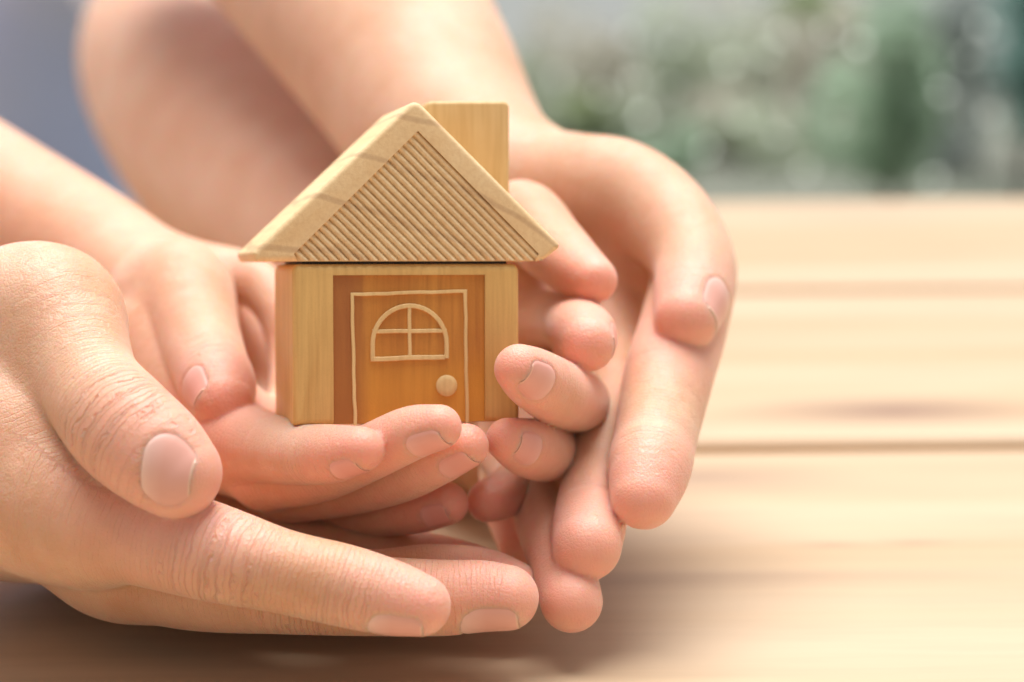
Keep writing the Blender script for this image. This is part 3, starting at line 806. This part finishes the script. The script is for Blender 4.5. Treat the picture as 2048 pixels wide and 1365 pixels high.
# adult left hand, front left
AL_palm = [[(-900, 480, 54, 250), (-420, 660, 46, 215), (-120, 800, 42, 200), (40, 900, 40.5, 190)],
           [(-120, 760, 42, 170), (20, 660, 41.2, 140), (95, 640, 41, 138)],
           [(-60, 900, 41, 190), (60, 985, 40, 140), (160, 1030, 39.3, 118)],
           [(-60, 960, 42.5, 170), (120, 1040, 41.5, 120), (240, 1110, 40.8, 108)],
           [(-60, 980, 44, 160), (150, 1050, 43, 110), (330, 1080, 43.6, 90)],
           [(100, 980, 45.5, 150), (380, 1010, 47.5, 115), (520, 930, 50, 115), (620, 880, 51.5, 110)]]  # deep palm fill added to shade the hollow below the house
AL_dig = [
 dict(p=[(60, 640, 41.2, 142), (118, 655, 40.6, 128), (175, 765, 39.4, 104), (243, 850, 38.4, 112), (305, 905, 38.0, 108), (352, 946, 37.85, 92)], k=1.0, R=2.6,
      nails=[dict(back=0.0, n=(0.05, -0.12, 1.0), L=0.9, W=1.46, yaw=-0.5, fwd=0.14)], wr=[((205, 835, 37.2), 1.05, 0.9)]),
 dict(cr=[((430, 1035, 37.6), 0.035, 0.05, 0.6), ((455, 1040, 37.6), 0.025, 0.05, 0.6), ((640, 1075, 37.4), 0.025, 0.05, 0.5), ((700, 1100, 37.4), 0.02, 0.05, 0.5)], p=[(110, 1010, 39.6, 122), (270, 1060, 38.9, 108), (425, 1105, 38.3, 98), (560, 1142, 38.1, 84), (690, 1172, 38.0, 82), (780, 1196, 37.9, 75), (840, 1211, 37.8, 62)], k=1.0, R=3.0,
      nails=[dict(back=0.30, n=(0.05, -1.0, 0.45), L=1.05, W=1.1)], wr=[((410, 1170, 37.4), 0.7, 1.0), ((440, 1040, 37.6), 0.6, 0.35), ((690, 1230, 37.3), 0.5, 0.35)]),
 dict(p=[(230, 1120, 41.2, 105), (380, 1160, 40.3, 100), (560, 1180, 39.6, 88), (740, 1192, 39.5, 80), (880, 1196, 39.4, 76), (960, 1193, 39.4, 72), (1012, 1196, 39.3, 66)], k=0.9, R=3.0,
      nails=[dict(back=0.28, n=(0.0, -1.0, 0.50), L=1.15, W=1.2)], wr=[((600, 1240, 39.2), 0.6, 0.5)]),
 dict(p=[(330, 1100, 42.4, 92), (520, 1150, 41.8, 82), (720, 1175, 41.4, 76), (860, 1165, 41.4, 76), (960, 1168, 41.2, 72), (1022, 1180, 41.0, 60)], k=0.8, R=2.6),
 dict(p=[(300, 1040, 44.6, 95), (480, 1085, 44.2, 88), (640, 1112, 43.8, 80), (790, 1128, 43.4, 74), (900, 1142, 43.0, 66), (965, 1152, 42.8, 56)], k=0.8, R=2.6)]
make_arm(adult, base_a, AL_palm, AL_dig, M_ADULT, 0.062, 1.1, 'arm ending in the front left hand, its thumb in front with a clear nail')

# adult right arm and hand, behind and right
AR_palm = [[(420, -420, 76, 270), (640, -120, 66, 238), (800, 110, 58, 212), (905, 290, 53.5, 185), (1010, 400, 50.5, 150)],
           [(980, 380, 51, 135), (1120, 400, 49.5, 120), (1215, 420, 48.5, 112)],
           [(960, 420, 51.5, 140), (1120, 520, 50, 130), (1240, 560, 48.6, 110)],
           [(960, 440, 52, 140), (1090, 620, 50, 120), (1190, 700, 48, 100)],
           [(940, 480, 52, 140), (1040, 700, 50, 110), (1110, 800, 47.8, 90)],
           [(900, 480, 54, 150), (950, 720, 52, 130), (990, 880, 51, 110), (1000, 900, 50, 100)],  # extra palm mass added as a light blocker behind the hollow
           [(930, 420, 55, 160), (840, 640, 54.5, 170), (770, 790, 53, 150), (690, 830, 52, 130)]]  # palm stretched into an added wall that blocks light from behind
AR_dig = [
 dict(p=[(1150, 390, 49, 110), (1240, 385, 48.2, 105), (1330, 440, 47, 96), (1385, 520, 45.6, 84), (1385, 590, 44.4, 78), (1374, 636, 43.6, 66)], k=0.9, R=2.6,
      nails=[dict(back=0.3, n=(1.0, 0.8, -0.75), L=1.1, W=1.25)]),
 dict(cr=[((1262, 866, 41.0), 0.025, 0.045, 0.55), ((1300, 850, 41.4), 0.035, 0.25, 0.9), ((1300, 700, 43.0), 0.02, 0.05, 0.6)], p=[(1300, 520, 48.6, 100), (1385, 530, 47.2, 86), (1370, 640, 45.5, 88), (1338, 750, 43.8, 90), (1314, 862, 42.3, 84), (1299, 935, 41.3, 84), (1288, 994, 40.6, 66)], k=0.8, R=2.2),
 dict(cr=[((1185, 965, 41.2), 0.025, 0.045, 0.6), ((1185, 955, 41.2), 0.04, 0.2, 0.8)], p=[(1210, 690, 47.8, 92), (1225, 800, 45.6, 84), (1202, 910, 43.4, 70), (1190, 965, 42.6, 67), (1180, 1040, 41.4, 74), (1174, 1092, 40.4, 70)], k=0.8, R=2.2),
 dict(p=[(1100, 800, 47.6, 82), (1090, 900, 45.8, 74), (1090, 1010, 44, 68), (1118, 1110, 41.6, 66), (1143, 1203, 40.2, 63)], k=0.8, R=2.0),
 dict(p=[(1050, 780, 49.0, 70), (1020, 900, 47.0, 62), (1020, 1000, 45.4, 56), (1045, 1085, 44.2, 50)], k=0.8, R=2.0)]
make_arm(adult, base_a, AR_palm, AR_dig, M_ADULT, 0.075, 1.1, 'arm coming down behind the house, fingers hanging at right with their pads to the front')

# child left arm and hand
CL_palm = [[(-700, 60, 66, 180), (-300, 250, 58, 160), (0, 410, 53.5, 142), (210, 530, 50, 132), (330, 610, 47.5, 110)],
           [(320, 590, 49.0, 96), (430, 552, 48.6, 60), (510, 566, 48.2, 48), (562, 630, 47.6, 44), (582, 720, 47.0, 44), (585, 810, 45.8, 50), (560, 880, 44.0, 58)],
           [(320, 640, 50.0, 95), (430, 640, 50.2, 80), (520, 700, 50.2, 80), (590, 800, 49.6, 80), (640, 880, 49, 80)],
           [(330, 680, 46.0, 105), (420, 820, 44.2, 90), (480, 900, 42.6, 72)],
           [(330, 720, 46.2, 100), (440, 880, 44.2, 88), (540, 940, 43.0, 66)],
           [(440, 860, 48.0, 90), (600, 960, 50, 105), (760, 990, 50.5, 105), (880, 980, 51, 95)]]  # palm fill added deep under the house to darken the hollow
CL_dig = [
 dict(p=[(340, 600, 47.0, 112), (365, 590, 46.4, 104), (392, 660, 45.0, 86), (418, 730, 43.8, 78), (436, 772, 43.0, 76), (444, 803, 42.4, 63)], k=0.7, R=1.8,
      nails=[dict(back=0.18, n=(-0.50, -0.05, 1.0), L=0.86, W=0.85)], wr=[((395, 720, 43.0), 0.45, 0.6)]),
 dict(cr=[((598, 850, 39.8), 0.03, 0.04, 0.45), ((505, 850, 41.0), 0.03, 0.05, 0.5)], p=[(455, 880, 42.6, 78), (530, 895, 41.6, 70), (600, 908, 40.4, 62), (665, 908, 39.6, 59), (722, 900, 39.0, 47)], k=0.6, R=1.7,
      nails=[dict(back=0.18, n=(0.0, -1.0, 0.62), L=0.72, W=0.76)], wr=[((590, 950, 39.9), 0.35, 0.4)]),
 dict(p=[(540, 955, 42.4, 66), (640, 945, 41.2, 60), (740, 905, 40.1, 57), (820, 868, 39.3, 55), (878, 855, 38.9, 46)], k=0.6, R=1.7,
      nails=[dict(back=0.16, n=(-0.1, -1.0, 0.72), L=0.80, W=0.80)]),
 dict(p=[(580, 985, 43.2, 62), (690, 975, 42.2, 58), (800, 950, 41.0, 56), (880, 915, 40.2, 53), (932, 893, 39.8, 46)], k=0.6, R=1.7,
      nails=[dict(back=0.16, n=(0.0, -1.0, 0.62), L=0.76, W=0.76)]),
 dict(p=[(640, 1000, 44.2, 54), (740, 1020, 43.2, 52), (830, 1018, 42.3, 50), (893, 1008, 41.9, 44)], k=0.6, R=1.6,
      nails=[dict(back=0.10, n=(-0.2, -0.6, 1.0), L=0.6, W=0.6)])]
make_arm(child, base_c, CL_palm, CL_dig, M_CHILD, 0.060, 0.8, 'bare arm ending in the small left hand under the house, its thumb at the left')

# child right arm and hand
CR_palm = [[(300, -300, 97, 120), (320, -30, 89, 118), (325, 120, 84, 166), (455, 270, 77, 224), (590, 410, 69, 226), (760, 540, 60, 190), (900, 610, 53, 140), (1000, 640, 49, 105)],
           [(960, 620, 49.5, 100), (1050, 560, 47.4, 74)],
           [(970, 680, 49, 95), (1070, 640, 47, 66)],
           [(960, 720, 49, 95), (1100, 760, 46.8, 66)],
           [(940, 760, 49, 95), (1060, 860, 46.5, 66)],
           [(940, 720, 50.5, 100), (900, 860, 50.5, 95), (910, 940, 51, 90)]]  # extra palm mass added to close the hollow against light
CR_dig = [
 dict(p=[(980, 500, 47.4, 88), (1040, 440, 46.4, 80), (1100, 490, 45.0, 70), (1150, 535, 43.9, 60), (1188, 560, 43.2, 47)], k=0.6, R=1.7),
 dict(p=[(1060, 640, 47, 62), (1120, 640, 45.4, 58), (1150, 655, 43.8, 62), (1166, 672, 42.6, 68), (1176, 688, 41.8, 56)], k=0.5, R=1.5,
      nails=[dict(back=0.15, n=(1.0, -0.05, 0.15), L=0.8, W=0.8)]),
 dict(p=[(1080, 750, 46.6, 62), (1150, 790, 44.6, 58), (1158, 805, 43.0, 60), (1115, 785, 41.4, 66), (1068, 758, 40.3, 62), (1038, 738, 39.7, 50)], k=0.5, R=1.5,
      nails=[dict(back=0.12, n=(0.62, -0.40, 1.0), L=0.78, W=0.86)]),
 dict(p=[(1040, 850, 46.4, 60), (1100, 890, 44.2, 56), (1090, 906, 42.4, 58), (1052, 895, 41.2, 58), (1015, 880, 40.5, 44)], k=0.5, R=1.5,
      nails=[dict(back=0.16, n=(0.72, -0.25, 1.0), L=0.66, W=0.74)]),
 dict(p=[(1000, 900, 46.6, 52), (1030, 960, 44.6, 48), (1000, 992, 43.2, 48), (975, 1003, 42.6, 42)], k=0.5, R=1.5)]
make_arm(child, base_c, CR_palm, CR_dig, M_CHILD, 0.062, 0.9, 'bare arm coming down behind the house, the small right hand curled round its right side')

# child shirt: torso and short sleeve
def cloth_mat():
    t = NT('lavender_cotton'); v = t.coords(); n_ = t.noise(v, 7, 3)
    c = t.mix(n_, (0.56, 0.68, 0.98), (0.70, 0.78, 0.98)); t.l(c, t.b.inputs['Base Color']); t.b.inputs['Roughness'].default_value = 0.85
    t.l(t.bump(t.noise(v, 22, 3), 0.5, 0.01), t.b.inputs['Normal']); return t.m
M_CLOTH = cloth_mat()
sh = Body([[(-180, -700, 140, 480), (-120, -200, 129, 420), (-60, 200, 118, 350), (-60, 900, 112, 340), (-60, 1500, 110, 350)],
           [(60, -500, 108, 330), (230, -260, 98, 230), (300, -110, 92, 190)], [(200, -400, 112, 300), (450, -110, 106, 195)]], [], 6.0)
V, F = sh.mesh(0.5)
an = V[:, 0]*0.62+np.sin(V[:, 1]*0.18)*1.0; V = V+np.stack([np.zeros(len(V)), np.zeros(len(V)), 1.3*np.sin(an)], 1)
mesh_obj('shirt', to_world(V)-base_c, F, M_CLOTH, child, smooth=True)
